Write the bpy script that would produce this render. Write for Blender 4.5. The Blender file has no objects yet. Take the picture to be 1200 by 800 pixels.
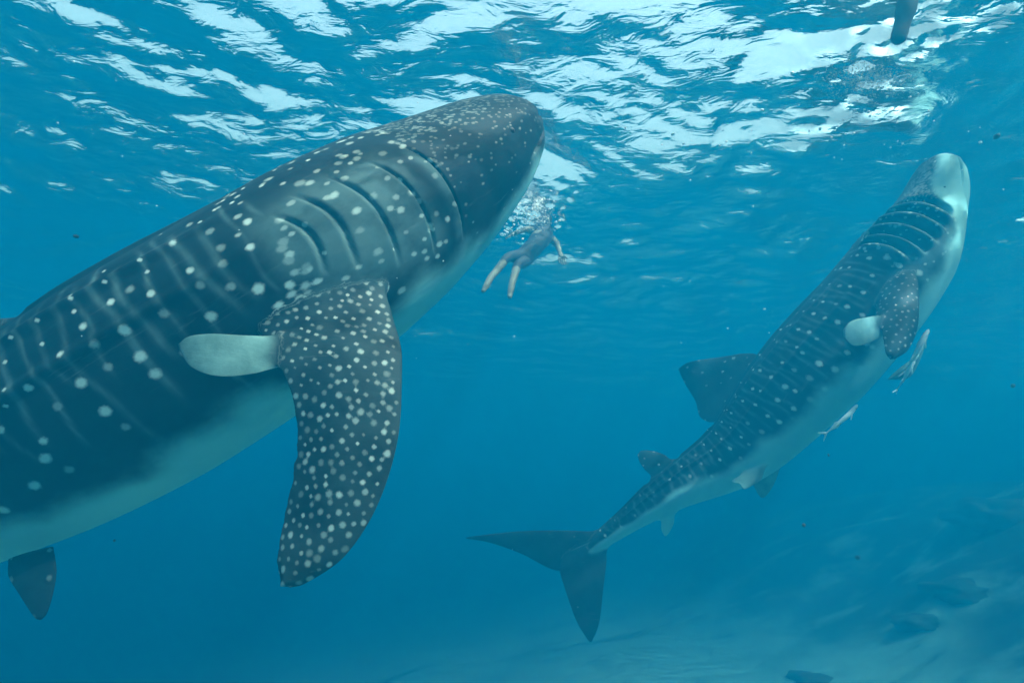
import bpy, bmesh, math, random
import numpy as np
from mathutils import Vector, Matrix, noise as mnoise

R = math.radians
rng = np.random.default_rng(7)
random.seed(7)
scene = bpy.context.scene
C = scene.collection

# ------------------------------------------------------------------ camera
PITCH = R(18.0)
FOC = 20.0
cam_d = bpy.data.cameras.new('camera'); cam_d.lens = FOC; cam_d.sensor_width = 36.0
cam_d.clip_start = 0.05; cam_d.clip_end = 2000
cam = bpy.data.objects.new('camera', cam_d); C.objects.link(cam)
cam.location = (0, 0, 0); cam.rotation_euler = (R(90) + PITCH, 0, 0)
scene.camera = cam
SURF = 2.85                                   # height of the sea surface above the camera

# ------------------------------------------------------------------ light
SUN_EL, SUN_AZ = 46.0, 136.0                  # azimuth clockwise from +Y
sd = Vector((math.sin(R(SUN_AZ)) * math.cos(R(SUN_EL)), math.cos(R(SUN_AZ)) * math.cos(R(SUN_EL)), math.sin(R(SUN_EL))))
w = bpy.data.worlds.new('World'); scene.world = w; w.use_nodes = True
nt = w.node_tree; nt.nodes.clear()
sky = nt.nodes.new('ShaderNodeTexSky'); sky.sky_type = 'NISHITA'; sky.sun_disc = False
sky.sun_elevation = R(SUN_EL); sky.sun_rotation = R(SUN_AZ)
sky.air_density = 3.5; sky.dust_density = 10.0; sky.ozone_density = 1.0
bg = nt.nodes.new('ShaderNodeBackground'); bg.inputs[1].default_value = 0.15
wo = nt.nodes.new('ShaderNodeOutputWorld')
nt.links.new(sky.outputs[0], bg.inputs[0]); nt.links.new(bg.outputs[0], wo.inputs[0])
sl = bpy.data.lights.new('sun', 'SUN'); sl.energy = 2.4; sl.angle = R(0.5); sl.color = (1.0, 0.96, 0.9)
so = bpy.data.objects.new('sun', sl); C.objects.link(so)
so.rotation_euler = sd.to_track_quat('Z', 'Y').to_euler(); so.location = sd * 30

scene.view_settings.view_transform = 'Standard'; scene.view_settings.look = 'None'
scene.view_settings.gamma = 1.0; scene.view_settings.use_curve_mapping = False
scene.view_settings.exposure = 2.33
scene.render.engine = 'CYCLES'
cy = scene.cycles
cy.use_denoising = True; cy.use_adaptive_sampling = True; cy.adaptive_threshold = .02
cy.max_bounces = 7; cy.diffuse_bounces = 2; cy.glossy_bounces = 2; cy.transmission_bounces = 4
cy.transparent_max_bounces = 12; cy.volume_bounces = 2

# ------------------------------------------------------------------ helpers
FPX = 1200 * FOC / 36.0
CX, CY, CZ = Vector((1, 0, 0)), Vector((0, -math.sin(PITCH), math.cos(PITCH))), Vector((0, math.cos(PITCH), math.sin(PITCH)))
def P(px, py, z):                              # a point of the place, z metres ahead of the lens
    return np.array(CX * ((px - 600) / FPX * z) + CY * ((400 - py) / FPX * z) + CZ * z)
def V(a, b, c):                                # direction: right, up, ahead
    v = CX * a + CY * b + CZ * c; v.normalize(); return np.array(v)

def tag(o, label=None, cat=None, group=None, kind=None):
    if label: o['label'] = label
    if cat: o['category'] = cat
    if group: o['group'] = group
    if kind: o['kind'] = kind
    return o
def link(name, me, mat=None, parent=None):
    o = bpy.data.objects.new(name, me); C.objects.link(o)
    if mat is not None:
        for m in (mat if isinstance(mat, (list, tuple)) else [mat]): me.materials.append(m)
    if parent is not None: o.parent = parent
    return o
def mesh(name, v, f, smooth=True, attrs=None):
    me = bpy.data.meshes.new(name); me.from_pydata([tuple(p) for p in v], [], f); me.update()
    if smooth: me.polygons.foreach_set('use_smooth', [True] * len(me.polygons))
    for k, a in (attrs or {}).items():
        at = me.attributes.new(k, 'FLOAT', 'POINT'); at.data.foreach_set('value', np.asarray(a, np.float32))
    return me
def sstep(a, b, x):
    t = np.clip((x - a) / (b - a), 0, 1); return t * t * (3 - 2 * t)
def catmull(pts, n, t=None):
    """centripetal-free cubic through pts, uniform arc resampling to n points"""
    p = np.asarray(pts, float); q = np.vstack([2 * p[0] - p[1], p, 2 * p[-1] - p[-2]])
    out = []
    for i in range(len(p) - 1):
        a, b, c, d = q[i], q[i + 1], q[i + 2], q[i + 3]
        for u in np.linspace(0, 1, 24, endpoint=False):
            out.append(.5 * (2 * b + (c - a) * u + (2 * a - 5 * b + 4 * c - d) * u * u + (3 * b - a - 3 * c + d) * u ** 3))
    out.append(p[-1]); out = np.array(out)
    L = np.concatenate([[0], np.cumsum(np.linalg.norm(np.diff(out, axis=0), axis=1))])
    if t is None: t = np.linspace(0, 1, n)
    return np.stack([np.interp(t * L[-1], L, out[:, k]) for k in range(p.shape[1])], 1), L[-1]
def smooth_table(xs, ys, x, sig):
    g = np.linspace(xs[0], xs[-1], 1500); y = np.interp(g, xs, ys); d = g[1] - g[0]
    n = int(3 * sig / d) + 1; k = np.exp(-.5 * (np.arange(-n, n + 1) * d / sig) ** 2); k /= k.sum()
    yp = np.concatenate([2 * y[0] - y[n:0:-1], y, 2 * y[-1] - y[-2:-n - 2:-1]])
    return np.interp(x, g, np.convolve(yp, k, 'valid'))
def nz(x, y, z=0.0): return mnoise.noise(Vector((x, y, z)))

# ------------------------------------------------------------------ node material helper
def material(name):
    m = bpy.data.materials.new(name); m.use_nodes = True; t = m.node_tree; t.nodes.clear()
    out = t.nodes.new('ShaderNodeOutputMaterial')
    def N(kind, **kw):
        n = t.nodes.new(kind)
        for k, v in kw.items():
            if k.startswith('_'): setattr(n, k[1:], v)
            else:
                s = n.inputs[int(k[1:])] if k[0] == 'i' and k[1:].isdigit() else n.inputs[k.replace('__', ' ')]
                if isinstance(v, bpy.types.NodeSocket): t.links.new(v, s)
                else: s.default_value = v
        return n
    return m, N, out, t
def ramp(N, fac, stops):
    n = N('ShaderNodeValToRGB', Fac=fac); e = n.color_ramp.elements
    while len(e) < len(stops): e.new(0.5)
    for i, (p, c) in enumerate(stops): e[i].position = p; e[i].color = c if len(c) == 4 else (*c, 1)
    return n.outputs[0]
def mixc(N, fac, a, b):
    n = N('ShaderNodeMix', _data_type='RGBA')
    for s, v in ((n.inputs[0], fac), (n.inputs[6], a), (n.inputs[7], b)):
        if isinstance(v, bpy.types.NodeSocket): n.id_data.links.new(v, s)
        else: s.default_value = v if not isinstance(v, tuple) or len(v) == 4 else (*v, 1)
    return n.outputs[2]
def maprange(N, v, a, b, c, d, smooth=True):
    n = N('ShaderNodeMapRange', _interpolation_type='SMOOTHSTEP' if smooth else 'LINEAR')
    n.id_data.links.new(v, n.inputs[0])
    for i, k in enumerate((a, b, c, d)): n.inputs[i + 1].default_value = k
    return n.outputs[0]
def mth(N, op, a, b=0.0):
    n = N('ShaderNodeMath', _operation=op)
    for s, v in ((n.inputs[0], a), (n.inputs[1], b)):
        if isinstance(v, bpy.types.NodeSocket): n.id_data.links.new(v, s)
        else: s.default_value = v
    return n.outputs[0]

# ------------------------------------------------------------------ the sea surface
def wave_field(X, Y, seed=3, n=110):
    r = np.random.default_rng(seed)
    H = np.zeros_like(X); DX = np.zeros_like(X); DY = np.zeros_like(X)
    # gentle warp so that crests do not run straight
    Wx = X + .25 * np.sin(.9 * Y + .4) + .12 * np.sin(2.3 * Y - X + 1.1)
    Wy = Y + .25 * np.sin(.8 * X + 2.0) + .12 * np.sin(2.1 * X + .6 * Y)
    for i in range(n):
        lam = 3.2 * (0.12 / 3.2) ** (i / (n - 1)) * r.uniform(.9, 1.1)
        k = 2 * math.pi / lam
        a = R(100) + r.normal(0, .75)
        slope = .0235 * (1.0 if lam > .3 else (lam / .3) ** .45)
        A = slope / k; ph = r.uniform(0, 2 * math.pi)
        q = k * (math.cos(a) * Wx + math.sin(a) * Wy) + ph
        H += A * np.cos(q); s = np.sin(q) * A * .9
        DX -= s * math.cos(a); DY -= s * math.sin(a)
    return H, DX, DY

def axis_samples(lo, hi, fine, far):
    mid = np.arange(lo, hi, fine); out_r = [hi]; st = fine
    while out_r[-1] < far: st *= 1.12; out_r.append(out_r[-1] + st)
    out_l = [lo]; st = fine
    while out_l[-1] > -far: st *= 1.12; out_l.append(out_l[-1] - st)
    return np.concatenate([np.array(out_l[1:][::-1]), mid, np.array(out_r)])
FAR = 90.0
gx = axis_samples(-7.5, 8.5, .03, FAR); gy = axis_samples(.8, 11.0, .03, FAR)
GX, GY = np.meshgrid(gx, gy, indexing='ij')
H, DX, DY = wave_field(GX, GY)
# the ripples calm down to a plain swell far off, where the sheet is coarse
calm = 1 - sstep(10, 30, np.hypot(GX, GY - 5)); H *= calm; DX *= calm; DY *= calm
def stir(x0, y0, rad, lam, amp, seed):         # choppy water where something breaks the surface
    global H
    d = np.hypot(GX - x0, GY - y0); m = np.exp(-(d / rad) ** 2)
    r = np.random.default_rng(seed)
    for i in range(14):
        a = r.uniform(0, 2 * math.pi); k = 2 * math.pi / (lam * r.uniform(.6, 1.5))
        H += m * amp / 5 * np.cos(k * (GX * math.cos(a) + GY * math.sin(a)) + r.uniform(0, 6.28))
    H += m * amp * .5 * np.cos(2 * math.pi * d / lam)
stir(.18, 4.9, .45, .13, .03, 1)
stir(2.4, 2.8, .35, .16, .016, 2)
VX, VY, VZ = GX + DX * calm, GY + DY * calm, H + SURF
# the finest ripples, too small for the sheet; they only shape the baked caustics
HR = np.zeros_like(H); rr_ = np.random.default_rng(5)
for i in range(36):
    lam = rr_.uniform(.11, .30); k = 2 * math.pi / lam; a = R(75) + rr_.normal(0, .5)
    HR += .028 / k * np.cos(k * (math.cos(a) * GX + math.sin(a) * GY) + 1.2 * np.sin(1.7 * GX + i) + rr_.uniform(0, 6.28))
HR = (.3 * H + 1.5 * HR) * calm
# caustics to bake into the sheet's colour: carry sunbeams through the sheet to a shallow depth and count where they land
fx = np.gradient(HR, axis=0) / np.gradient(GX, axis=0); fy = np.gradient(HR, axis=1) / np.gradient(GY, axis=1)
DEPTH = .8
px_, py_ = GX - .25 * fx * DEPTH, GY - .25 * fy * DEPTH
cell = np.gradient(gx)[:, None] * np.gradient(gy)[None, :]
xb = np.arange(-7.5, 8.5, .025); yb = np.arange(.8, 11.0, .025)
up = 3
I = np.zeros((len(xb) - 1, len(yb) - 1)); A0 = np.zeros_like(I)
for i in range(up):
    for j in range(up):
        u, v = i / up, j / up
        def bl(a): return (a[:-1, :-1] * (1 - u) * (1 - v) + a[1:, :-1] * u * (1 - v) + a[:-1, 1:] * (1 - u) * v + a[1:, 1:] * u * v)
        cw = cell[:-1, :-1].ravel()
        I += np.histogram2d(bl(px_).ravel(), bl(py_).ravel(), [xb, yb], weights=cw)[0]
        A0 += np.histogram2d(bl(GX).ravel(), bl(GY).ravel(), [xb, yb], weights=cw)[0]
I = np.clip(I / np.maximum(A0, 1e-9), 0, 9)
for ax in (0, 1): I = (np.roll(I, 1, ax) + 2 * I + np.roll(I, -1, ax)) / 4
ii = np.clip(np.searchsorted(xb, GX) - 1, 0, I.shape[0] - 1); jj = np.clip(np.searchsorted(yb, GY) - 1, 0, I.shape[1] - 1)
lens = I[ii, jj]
caustic_area = sstep(1.6, 2.8, GX) * (1 - sstep(7.5, 8.3, GX)) * sstep(1.0, 1.6, GY) * (1 - sstep(9.0, 10.8, GY))
lens = np.clip(1 + 2.0 * (lens - 1), .6, 8); lens /= lens[caustic_area > .9].mean(); lens = 1 + (lens - 1) * caustic_area  # caustic brightness, contrast raised, kept to the right-hand patch of the sheet
nx_, ny_ = GX.shape
idx = np.arange(nx_ * ny_).reshape(nx_, ny_)
quads = np.stack([idx[:-1, :-1], idx[1:, :-1], idx[1:, 1:], idx[:-1, 1:]], -1).reshape(-1, 4)
wm = bpy.data.meshes.new('water')
co = np.stack([VX, VY, VZ], -1).reshape(-1, 3).astype(np.float32)
wm.vertices.add(len(co)); wm.vertices.foreach_set('co', co.ravel())
wm.loops.add(quads.size); wm.loops.foreach_set('vertex_index', quads.ravel().astype(np.int32))
wm.polygons.add(len(quads)); wm.polygons.foreach_set('loop_start', np.arange(0, quads.size, 4, dtype=np.int32))
wm.polygons.foreach_set('use_smooth', np.ones(len(quads), bool))
wm.update(calc_edges=True)
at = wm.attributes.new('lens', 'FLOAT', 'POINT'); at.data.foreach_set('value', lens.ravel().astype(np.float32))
m_water, N, out, t = material('sea_surface')
tc = N('ShaderNodeTexCoord').outputs['Object']
st_ = N('ShaderNodeMapping', Vector=tc, Rotation=(0, 0, R(12)), Scale=(.7, 1.25, 1)).outputs[0]
r1 = N('ShaderNodeTexNoise', Vector=st_, Scale=6.0, Detail=3.0, Roughness=.5, Distortion=.8).outputs['Fac']
r2 = N('ShaderNodeTexNoise', Vector=st_, Scale=20.0, Detail=2.0, Distortion=.3).outputs['Fac']
rip = mth(N, 'ADD', r1, mth(N, 'MULTIPLY', r2, .12))
bmp = N('ShaderNodeBump', Height=rip, Strength=.55, Distance=.028).outputs[0]
fr = N('ShaderNodeFresnel', IOR=1.333, Normal=bmp).outputs[0]
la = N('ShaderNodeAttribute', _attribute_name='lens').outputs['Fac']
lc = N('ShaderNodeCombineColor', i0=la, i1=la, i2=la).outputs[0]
tr = N('ShaderNodeBsdfTransparent', Color=lc).outputs[0]  # painted caustics tint whatever passes through the sheet, sun and sky alike
gl = N('ShaderNodeBsdfGlossy', Color=(1, 1, 1, 1), Roughness=.18, Normal=bmp).outputs[0]
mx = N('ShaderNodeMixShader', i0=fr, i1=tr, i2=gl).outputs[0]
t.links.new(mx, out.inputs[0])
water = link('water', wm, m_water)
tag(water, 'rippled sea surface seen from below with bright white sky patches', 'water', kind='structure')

# ------------------------------------------------------------------ the sea bed
bx = axis_samples(-8, 14, .14, FAR + 2); by = axis_samples(2, 20, .14, FAR + 2)
tx = [-95, -12, -5, 0, 1.7, 3.2, 4.3, 5.25, 7, 9, 12, 20, 95]
tz = [-4.6, -4.2, -3.3, -2.6, -2.25, -2.1, -1.98, -1.8, -1.0, .1, 1.0, 1.5, 1.6]
bv = []; reef = []
for x in bx:
    for y in by:
        near = max(0.0, 1 - math.hypot(x - 4, y - 8) / 40)
        xs = x + .5 * nz(x * .25, y * .25, 4)
        z = float(np.interp(xs, tx, tz))
        rf = float(sstep(4.4, 6.6, np.float64(xs + 1.2 * nz(x * .5, y * .5, 9))))
        lump = nz(x * .45, y * .45, 1) * .30 + nz(x * 1.1, y * 1.1, 2) * .14 + nz(x * 2.6, y * 2.6, 3) * .06
        z += near * (rf * lump + (1 - rf) * (.10 * nz(x * .35, y * .35, 5) + .02 * nz(x * 3, y * 1.2, 6)))
        bv.append((x, y, z)); reef.append(rf)
nb = len(by)
bf = [(i * nb + j, (i + 1) * nb + j, (i + 1) * nb + j + 1, i * nb + j + 1) for i in range(len(bx) - 1) for j in range(nb - 1)]
m_bed, N, out, t = material('sand_and_reef')
tc = N('ShaderNodeTexCoord').outputs['Object']
ra = N('ShaderNodeAttribute', _attribute_name='reef').outputs['Fac']
n1 = N('ShaderNodeTexNoise', Vector=tc, Scale=.7, Detail=4.0, Roughness=.55).outputs['Fac']
n2 = N('ShaderNodeTexNoise', Vector=tc, Scale=9.0, Detail=4.0).outputs['Fac']
msk = mth(N, 'MULTIPLY', maprange(N, mth(N, 'ADD', n1, mth(N, 'MULTIPLY', ra, .13)), .42, .66, 0, 1), ra)
sand = mixc(N, n2, (.42, .66, .53), (.56, .80, .68))
rock = mixc(N, n2, (.02, .035, .025), (.07, .09, .06))
pb = N('ShaderNodeBsdfPrincipled', Roughness=.9)
t.links.new(mixc(N, msk, sand, rock), pb.inputs['Base Color'])
t.links.new(N('ShaderNodeBump', Height=n2, Strength=.5, Distance=.04).outputs[0], pb.inputs['Normal'])
t.links.new(pb.outputs[0], out.inputs[0])
bed = link('sea_bed', mesh('sea_bed', bv, bf, True, {'reef': reef}), m_bed)
tag(bed, 'pale sandy sea bed rising into a dark patchy reef slope', 'sea bed', kind='structure')
from mathutils.bvhtree import BVHTree
bed_tree = BVHTree.FromPolygons([Vector(v) for v in bv], bf)
def bed_z(x, y):
    h = bed_tree.ray_cast(Vector((x, y, 20)), Vector((0, 0, -1))); return h[0].z

# ------------------------------------------------------------------ the water itself (clear blue sea that swallows red light)
m_haze, N, out, t = material('sea_water')
DENS = .42
pv = N('ShaderNodeVolumePrincipled', Density=DENS, Anisotropy=.1)
pv.inputs['Color'].default_value = (.0005, .102, .186, 1)
pv.inputs['Absorption Color'].default_value = (.13, .32, .415, 1)
t.links.new(pv.outputs[0], out.inputs['Volume'])
hb = bmesh.new(); bmesh.ops.create_cube(hb, size=1.0)
zlo = min(v[2] for v in bv) - 1.0; zhi = SURF + .45
for v in hb.verts: v.co = (v.co.x * 2 * (FAR - 5), v.co.y * 2 * (FAR - 5), zlo if v.co.z < 0 else zhi)
hm = bpy.data.meshes.new('haze'); hb.to_mesh(hm); hb.free()
haze = link('haze', hm, m_haze); tag(haze, 'blue sea water fading everything far away', 'water', kind='stuff')

# ------------------------------------------------------------------ skin of the sharks
def shark_skin(name, dark, stripe, spotc):
    m, N, out, t = material(name)
    rc = N('ShaderNodeAttribute', _attribute_name='rest').outputs['Vector']
    n1 = N('ShaderNodeTexNoise', Vector=rc, Scale=7.0, Detail=5.0, Roughness=.6).outputs['Fac']
    n2 = N('ShaderNodeTexNoise', Vector=rc, Scale=60.0, Detail=4.0, Roughness=.65).outputs['Fac']
    sp = N('ShaderNodeAttribute', _attribute_name='spot').outputs['Fac']
    st = N('ShaderNodeAttribute', _attribute_name='stripe').outputs['Fac']
    be = N('ShaderNodeAttribute', _attribute_name='belly').outputs['Fac']
    base = mixc(N, maprange(N, n1, .3, .7, 0, 1), dark, tuple(c * 1.7 + .006 for c in dark))
    base = mixc(N, mth(N, 'MULTIPLY', st, maprange(N, n1, .3, .62, .35, .9)), base, stripe)
    gw = N('ShaderNodeAttribute', _attribute_name='glow').outputs['Fac']
    e = mth(N, 'ADD', sp, mth(N, 'MULTIPLY', mth(N, 'SUBTRACT', n2, .5), .9))
    base = mixc(N, mth(N, 'MULTIPLY', maprange(N, e, .45, 1.18, 1, 0), gw), base, mixc(N, n2, tuple(c * .75 for c in spotc), spotc))
    bl = mth(N, 'ADD', be, mth(N, 'MULTIPLY', mth(N, 'SUBTRACT', n1, .5), .35))
    white = mixc(N, n1, (.26, .53, .51), (.37, .64, .60))
    col = mixc(N, maprange(N, bl, .2, .8, 0, 1), base, white)
    pb = N('ShaderNodeBsdfPrincipled', Roughness=.6)
    pb.inputs['Specular IOR Level'].default_value = .15
    t.links.new(col, pb.inputs['Base Color'])
    sm = N('ShaderNodeMapping', Vector=rc, Rotation=(0, .3, .5), Scale=(3, 26, 26)).outputs[0]
    sc = N('ShaderNodeTexNoise', Vector=sm, Scale=1.0, Detail=6.0, Roughness=.7).outputs['Fac']
    col = mixc(N, mth(N, 'MULTIPLY', maprange(N, sc, .60, .72, 0, 1), .10), col, (.45, .48, .46))
    t.links.new(col, pb.inputs['Base Color'])
    hgt = mth(N, 'ADD', mth(N, 'ADD', mth(N, 'MULTIPLY', n2, .5), mth(N, 'MULTIPLY', n1, 2.0)), mth(N, 'MULTIPLY', sc, 1.5))
    t.links.new(N('ShaderNodeBump', Height=hgt, Strength=.32, Distance=.005).outputs[0], pb.inputs['Normal'])
    t.links.new(pb.outputs[0], out.inputs[0])
    return m
m_skin = shark_skin('whale_shark_skin', (.002, .008, .011), (.10, .165, .165), (.60, .72, .65))

m_eye, N, out, t = material('dark_eye')
pb = N('ShaderNodeBsdfPrincipled', Base__Color=(.01, .012, .015, 1), Roughness=.5); t.links.new(pb.outputs[0], out.inputs[0])

# ------------------------------------------------------------------ building an animal from a spine
class Spine:
    def __init__(s, pts, ups, length):
        s.c, s.len0 = catmull(pts, 400); s.L = length
        k = np.linspace(0, 1, len(ups)); tt = np.linspace(0, 1, 400)
        u = np.stack([np.interp(tt, k, np.array(ups)[:, i]) for i in range(3)], 1)
        s.t = np.gradient(s.c, axis=0); s.t /= np.linalg.norm(s.t, axis=1)[:, None]
        s.t = -s.t if False else s.t          # points run snout to tail; heading is the other way
        u -= (u * s.t).sum(1)[:, None] * s.t; s.u = u / np.linalg.norm(u, axis=1)[:, None]
        s.r = np.cross(-s.t, s.u)             # the animal's right
    def at(s, x):
        k = np.clip(np.asarray(x, float) / s.L, 0, 1) * 399
        f = lambda a: np.stack([np.interp(k, np.arange(400), a[:, i]) for i in range(3)], -1)
        extra = (np.asarray(x, float) - np.clip(x, 0, s.L))[..., None]
        return f(s.c) + extra * f(s.t), f(s.t), f(s.u), f(s.r)
    def pt(s, x, side, up):
        c, t_, u, r = s.at(x); return c + r * np.asarray(side)[..., None] + u * np.asarray(up)[..., None]

def signed(v, f):
    """true when the faces are wound with outward normals"""
    v = np.asarray(v); v = v - v.mean(0)
    t_ = np.array([(q[0], q[i], q[i + 1]) for q in f for i in range(1, len(q) - 1)])
    return float(np.einsum('ij,ij->', v[t_[:, 0]], np.cross(v[t_[:, 1]], v[t_[:, 2]]))) > 0
def loft(sp, xs, prof, NT, disp=None):
    """closed tube round the spine; returns verts, faces, x and angle (0 = back, pi/2 = right side, pi = belly)"""
    ph = np.linspace(0, 2 * math.pi, NT, endpoint=False)
    Xg, Pg = np.meshgrid(xs, ph, indexing='ij')
    w_, ht, hb_, ex = prof(xs)
    cs, sn = np.cos(Pg), np.sin(Pg)
    e = ex[:, None]
    yy = w_[:, None] * np.sign(sn) * np.abs(sn) ** e
    hh = np.where(cs > 0, ht[:, None], hb_[:, None])
    zz = hh * np.sign(cs) * np.abs(cs) ** e
    if disp is not None:
        d = disp(Xg, Pg); ln = np.hypot(yy, zz) + 1e-6; yy = yy + d * yy / ln; zz = zz + d * zz / ln
    v = sp.pt(Xg, yy, zz).reshape(-1, 3); n, m_ = Xg.shape
    rest = np.stack([Xg, yy, zz], -1).reshape(-1, 3)
    ix = np.arange(n * m_).reshape(n, m_); nx2 = np.roll(ix, -1, 1)
    f = np.stack([ix[:-1], nx2[:-1], nx2[1:], ix[1:]], -1).reshape(-1, 4)
    faces = [tuple(q) for q in f.tolist()]
    a, b = len(v), len(v) + 1
    v = np.vstack([v, v[ix[0]].mean(0), v[ix[-1]].mean(0)]); rest = np.vstack([rest, rest[ix[0]].mean(0), rest[ix[-1]].mean(0)])
    for j in range(m_):
        faces.append((a, int(nx2[0, j]), int(ix[0, j]))); faces.append((b, int(ix[-1, j]), int(nx2[-1, j])))
    faces = faces if signed(v, faces) else [q[::-1] for q in faces]
    Xf = np.append(Xg.ravel(), [xs[0], xs[-1]]); Pf = np.append(Pg.ravel(), [math.pi / 2, 0.3])
    return v, faces, Xf, Pf, rest

def fin(lead, trail, M=60, Nc=36, th=(.05, .012), camber=0.0, flip=1, wob=0.0, seed=0):
    """a tapered fin between a leading and a trailing edge, from root to tip; closed, with real thickness"""
    tt = np.linspace(0, 1, M) ** .9
    a, _ = catmull(lead, M, tt); b, _ = catmull(trail, M, tt)
    c = np.linspace(0, 1, Nc); c = .5 - .5 * np.cos(c * math.pi) * .999; c = (c - c[0]) / (c[-1] - c[0])
    G = a[:, None] * (1 - c[None, :, None]) + b[:, None] * c[None, :, None]
    r = np.random.default_rng(seed)
    dspan = np.gradient(G, axis=0); dch = np.gradient(G, axis=1)
    if wob:
        k = np.convolve(r.normal(0, 1, M + 8), np.ones(3) / 3, 'same')[4:-4] * sstep(.2, .5, np.linspace(0, 1, M))
        G += (wob * k[:, None] * (c[None] ** 6))[..., None] * dch / (np.linalg.norm(dch, axis=-1, keepdims=True) + 1e-9)
    nrm = np.cross(dspan, dch); nrm /= np.linalg.norm(nrm, axis=-1, keepdims=True) + 1e-9
    nrm[-1] = nrm[-2]; nrm *= flip
    s_ = np.linspace(0, 1, M)
    tk = (th[0] * (1 - s_) + th[1] * s_)[:, None] * (np.sqrt(np.clip(c, 0, 1)) * (1 - c) ** .8 * 1.55 + .12 * np.sin(c * math.pi) ** .3)[None]
    tk *= np.sqrt(np.clip((1 - s_) / .04, 0, 1))[:, None]; tk[:, 0] = 0; tk[:, -1] = 0; tk[-1] = 0
    G = G + (camber * (np.sin(c * math.pi))[None, :, None]) * nrm
    up = (G + nrm * tk[..., None] * .5).reshape(-1, 3); dn = (G - nrm * tk[..., None] * .5)
    iu = np.arange(M * Nc).reshape(M, Nc); idn = iu.copy()
    lo = []; k = M * Nc
    for i in range(M - 1):
        for j in range(1, Nc - 1): idn[i, j] = k; lo.append(dn[i, j]); k += 1
    v = np.vstack([up, np.array(lo)])
    f = []
    for i in range(M - 1):
        for j in range(Nc - 1):
            q = (iu[i, j], iu[i + 1, j], iu[i + 1, j + 1], iu[i, j + 1]); g = (idn[i, j], idn[i, j + 1], idn[i + 1, j + 1], idn[i + 1, j])
            f.append(tuple(map(int, q))); f.append(tuple(map(int, g)))
    f.append(tuple(int(x) for x in list(iu[0]) + list(idn[0, 1:-1][::-1])))
    low = np.zeros(len(v)); low[M * Nc:] = 1
    low[iu[:, 0]] = .3; low[iu[:, -1]] = .5
    span = np.zeros(len(v)); span[:M * Nc] = np.repeat(s_, Nc); span[M * Nc:] = np.repeat(s_[:-1], Nc - 2)
    chord = np.zeros(len(v)); chord[:M * Nc] = np.tile(c, M); chord[M * Nc:] = np.tile(c[1:-1], M - 1)
    if not signed(v, f): f = [q[::-1] for q in f]
    return v, f, low, span, chord

def scatter_spots(v, cand, dmin, rmin, rmax, n, seed, lo=.25):
    """pick well-spaced spot centres among candidate vertices; return min(distance / radius)"""
    r = np.random.default_rng(seed); pick = []; val = np.full(len(v), 3.0); gl = np.ones(len(v))
    order = r.permutation(cand)
    for i in order[:n * 12]:
        p = v[i]
        if pick and np.min(np.linalg.norm(np.array(pick) - p, axis=1)) < dmin * r.uniform(.8, 1.25): continue
        pick.append(p)
        rr = r.uniform(rmin, rmax); d = np.linalg.norm(v - p, axis=1) / rr; w_ = d < val; val[w_] = d[w_]; gl[w_] = lo + (.8 - lo) * r.random() ** 1.6
        if len(pick) >= n: break
    return val, gl

SXT = [0, .02, .06, .14, .3, .6, .9, 1.2, 1.6, 2.0, 2.4, 2.8, 3.2, 3.6, 4.0, 4.3, 4.5]
SW  = [.03, .20, .29, .36, .41, .45, .47, .46, .44, .42, .38, .31, .23, .16, .10, .07, .04]
SHT = [.03, .11, .17, .22, .27, .32, .38, .41, .43, .45, .43, .36, .27, .19, .13, .10, .06]
SHB = [.03, .11, .17, .24, .32, .40, .45, .47, .47, .46, .41, .34, .25, .17, .11, .085, .05]
LB = 4.45
def shark_prof(x):
    sg = .05
    f = lambda tb: np.where(x < .16, np.interp(x, SXT, tb), smooth_table(SXT, tb, x, sg))
    bl = sstep(.05, .25, x)
    g = lambda tb: np.interp(x, SXT, tb) * (1 - bl) + smooth_table(SXT, tb, x, sg) * bl
    return g(SW), g(SHT), g(SHB), .92 + .08 * sstep(1.5, 3, x)
NEAR_SLITS = dict(rows=[(.875, 57, 119), (1.01, 57, 114), (1.13, 53, 108), (1.225, 52, 100), (1.29, 57, 95)], gape=.018, wide=.0065, flare=.012)
FAR_SLITS = dict(rows=[(.62, 12, 108), (.74, 14, 106), (.86, 18, 104), (.97, 22, 100), (1.06, 30, 92)], gape=.10, wide=.030, flare=.05)
def slit_x(S, k, deg):
    x0, a, b = S['rows'][k]; m_ = (deg - a) / (b - a)
    return x0 - .035 * np.sin(np.clip(m_, 0, 1) * math.pi)
def shark_disp(X, Ph, S):
    deg = np.degrees(np.minimum(Ph, 2 * math.pi - Ph)); d = np.zeros_like(X); w_ = S['wide']
    for k, (x0, a, b) in enumerate(S['rows']):
        u = X - slit_x(S, k, deg)
        win = sstep(a - 3, a + 12, deg) * (1 - sstep(b - 12, b + 2, deg))
        d += win * (-S['gape'] * np.exp(-((u + .9 * w_) / w_) ** 2) + S['flare'] * np.exp(-np.clip(u, 0, None) / .07) * sstep(-.008, .004, u))
    # the lengthwise ridges of the flanks and the mouth's gape
    for a0, amp in ((0, .028), (38, .022), (66, .018)):
        d += amp * np.exp(-((deg - a0) / 3.6) ** 2) * sstep(1.2, 1.8, X) * (1 - sstep(3.6, 4.3, X))
    d -= .014 * np.exp(-((deg - 88) / 4.0) ** 2) * (1 - sstep(.05, .20, X))
    d -= .02 * np.exp(-((deg - 104 - 20 * X) / 2.6) ** 2) * sstep(.02, .06, X) * (1 - sstep(.24, .36, X))
    # brow over the eye
    d += .02 * np.exp(-((deg - 74) / 14.0) ** 2 - ((X - .25) / .10) ** 2)
    return d

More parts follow.
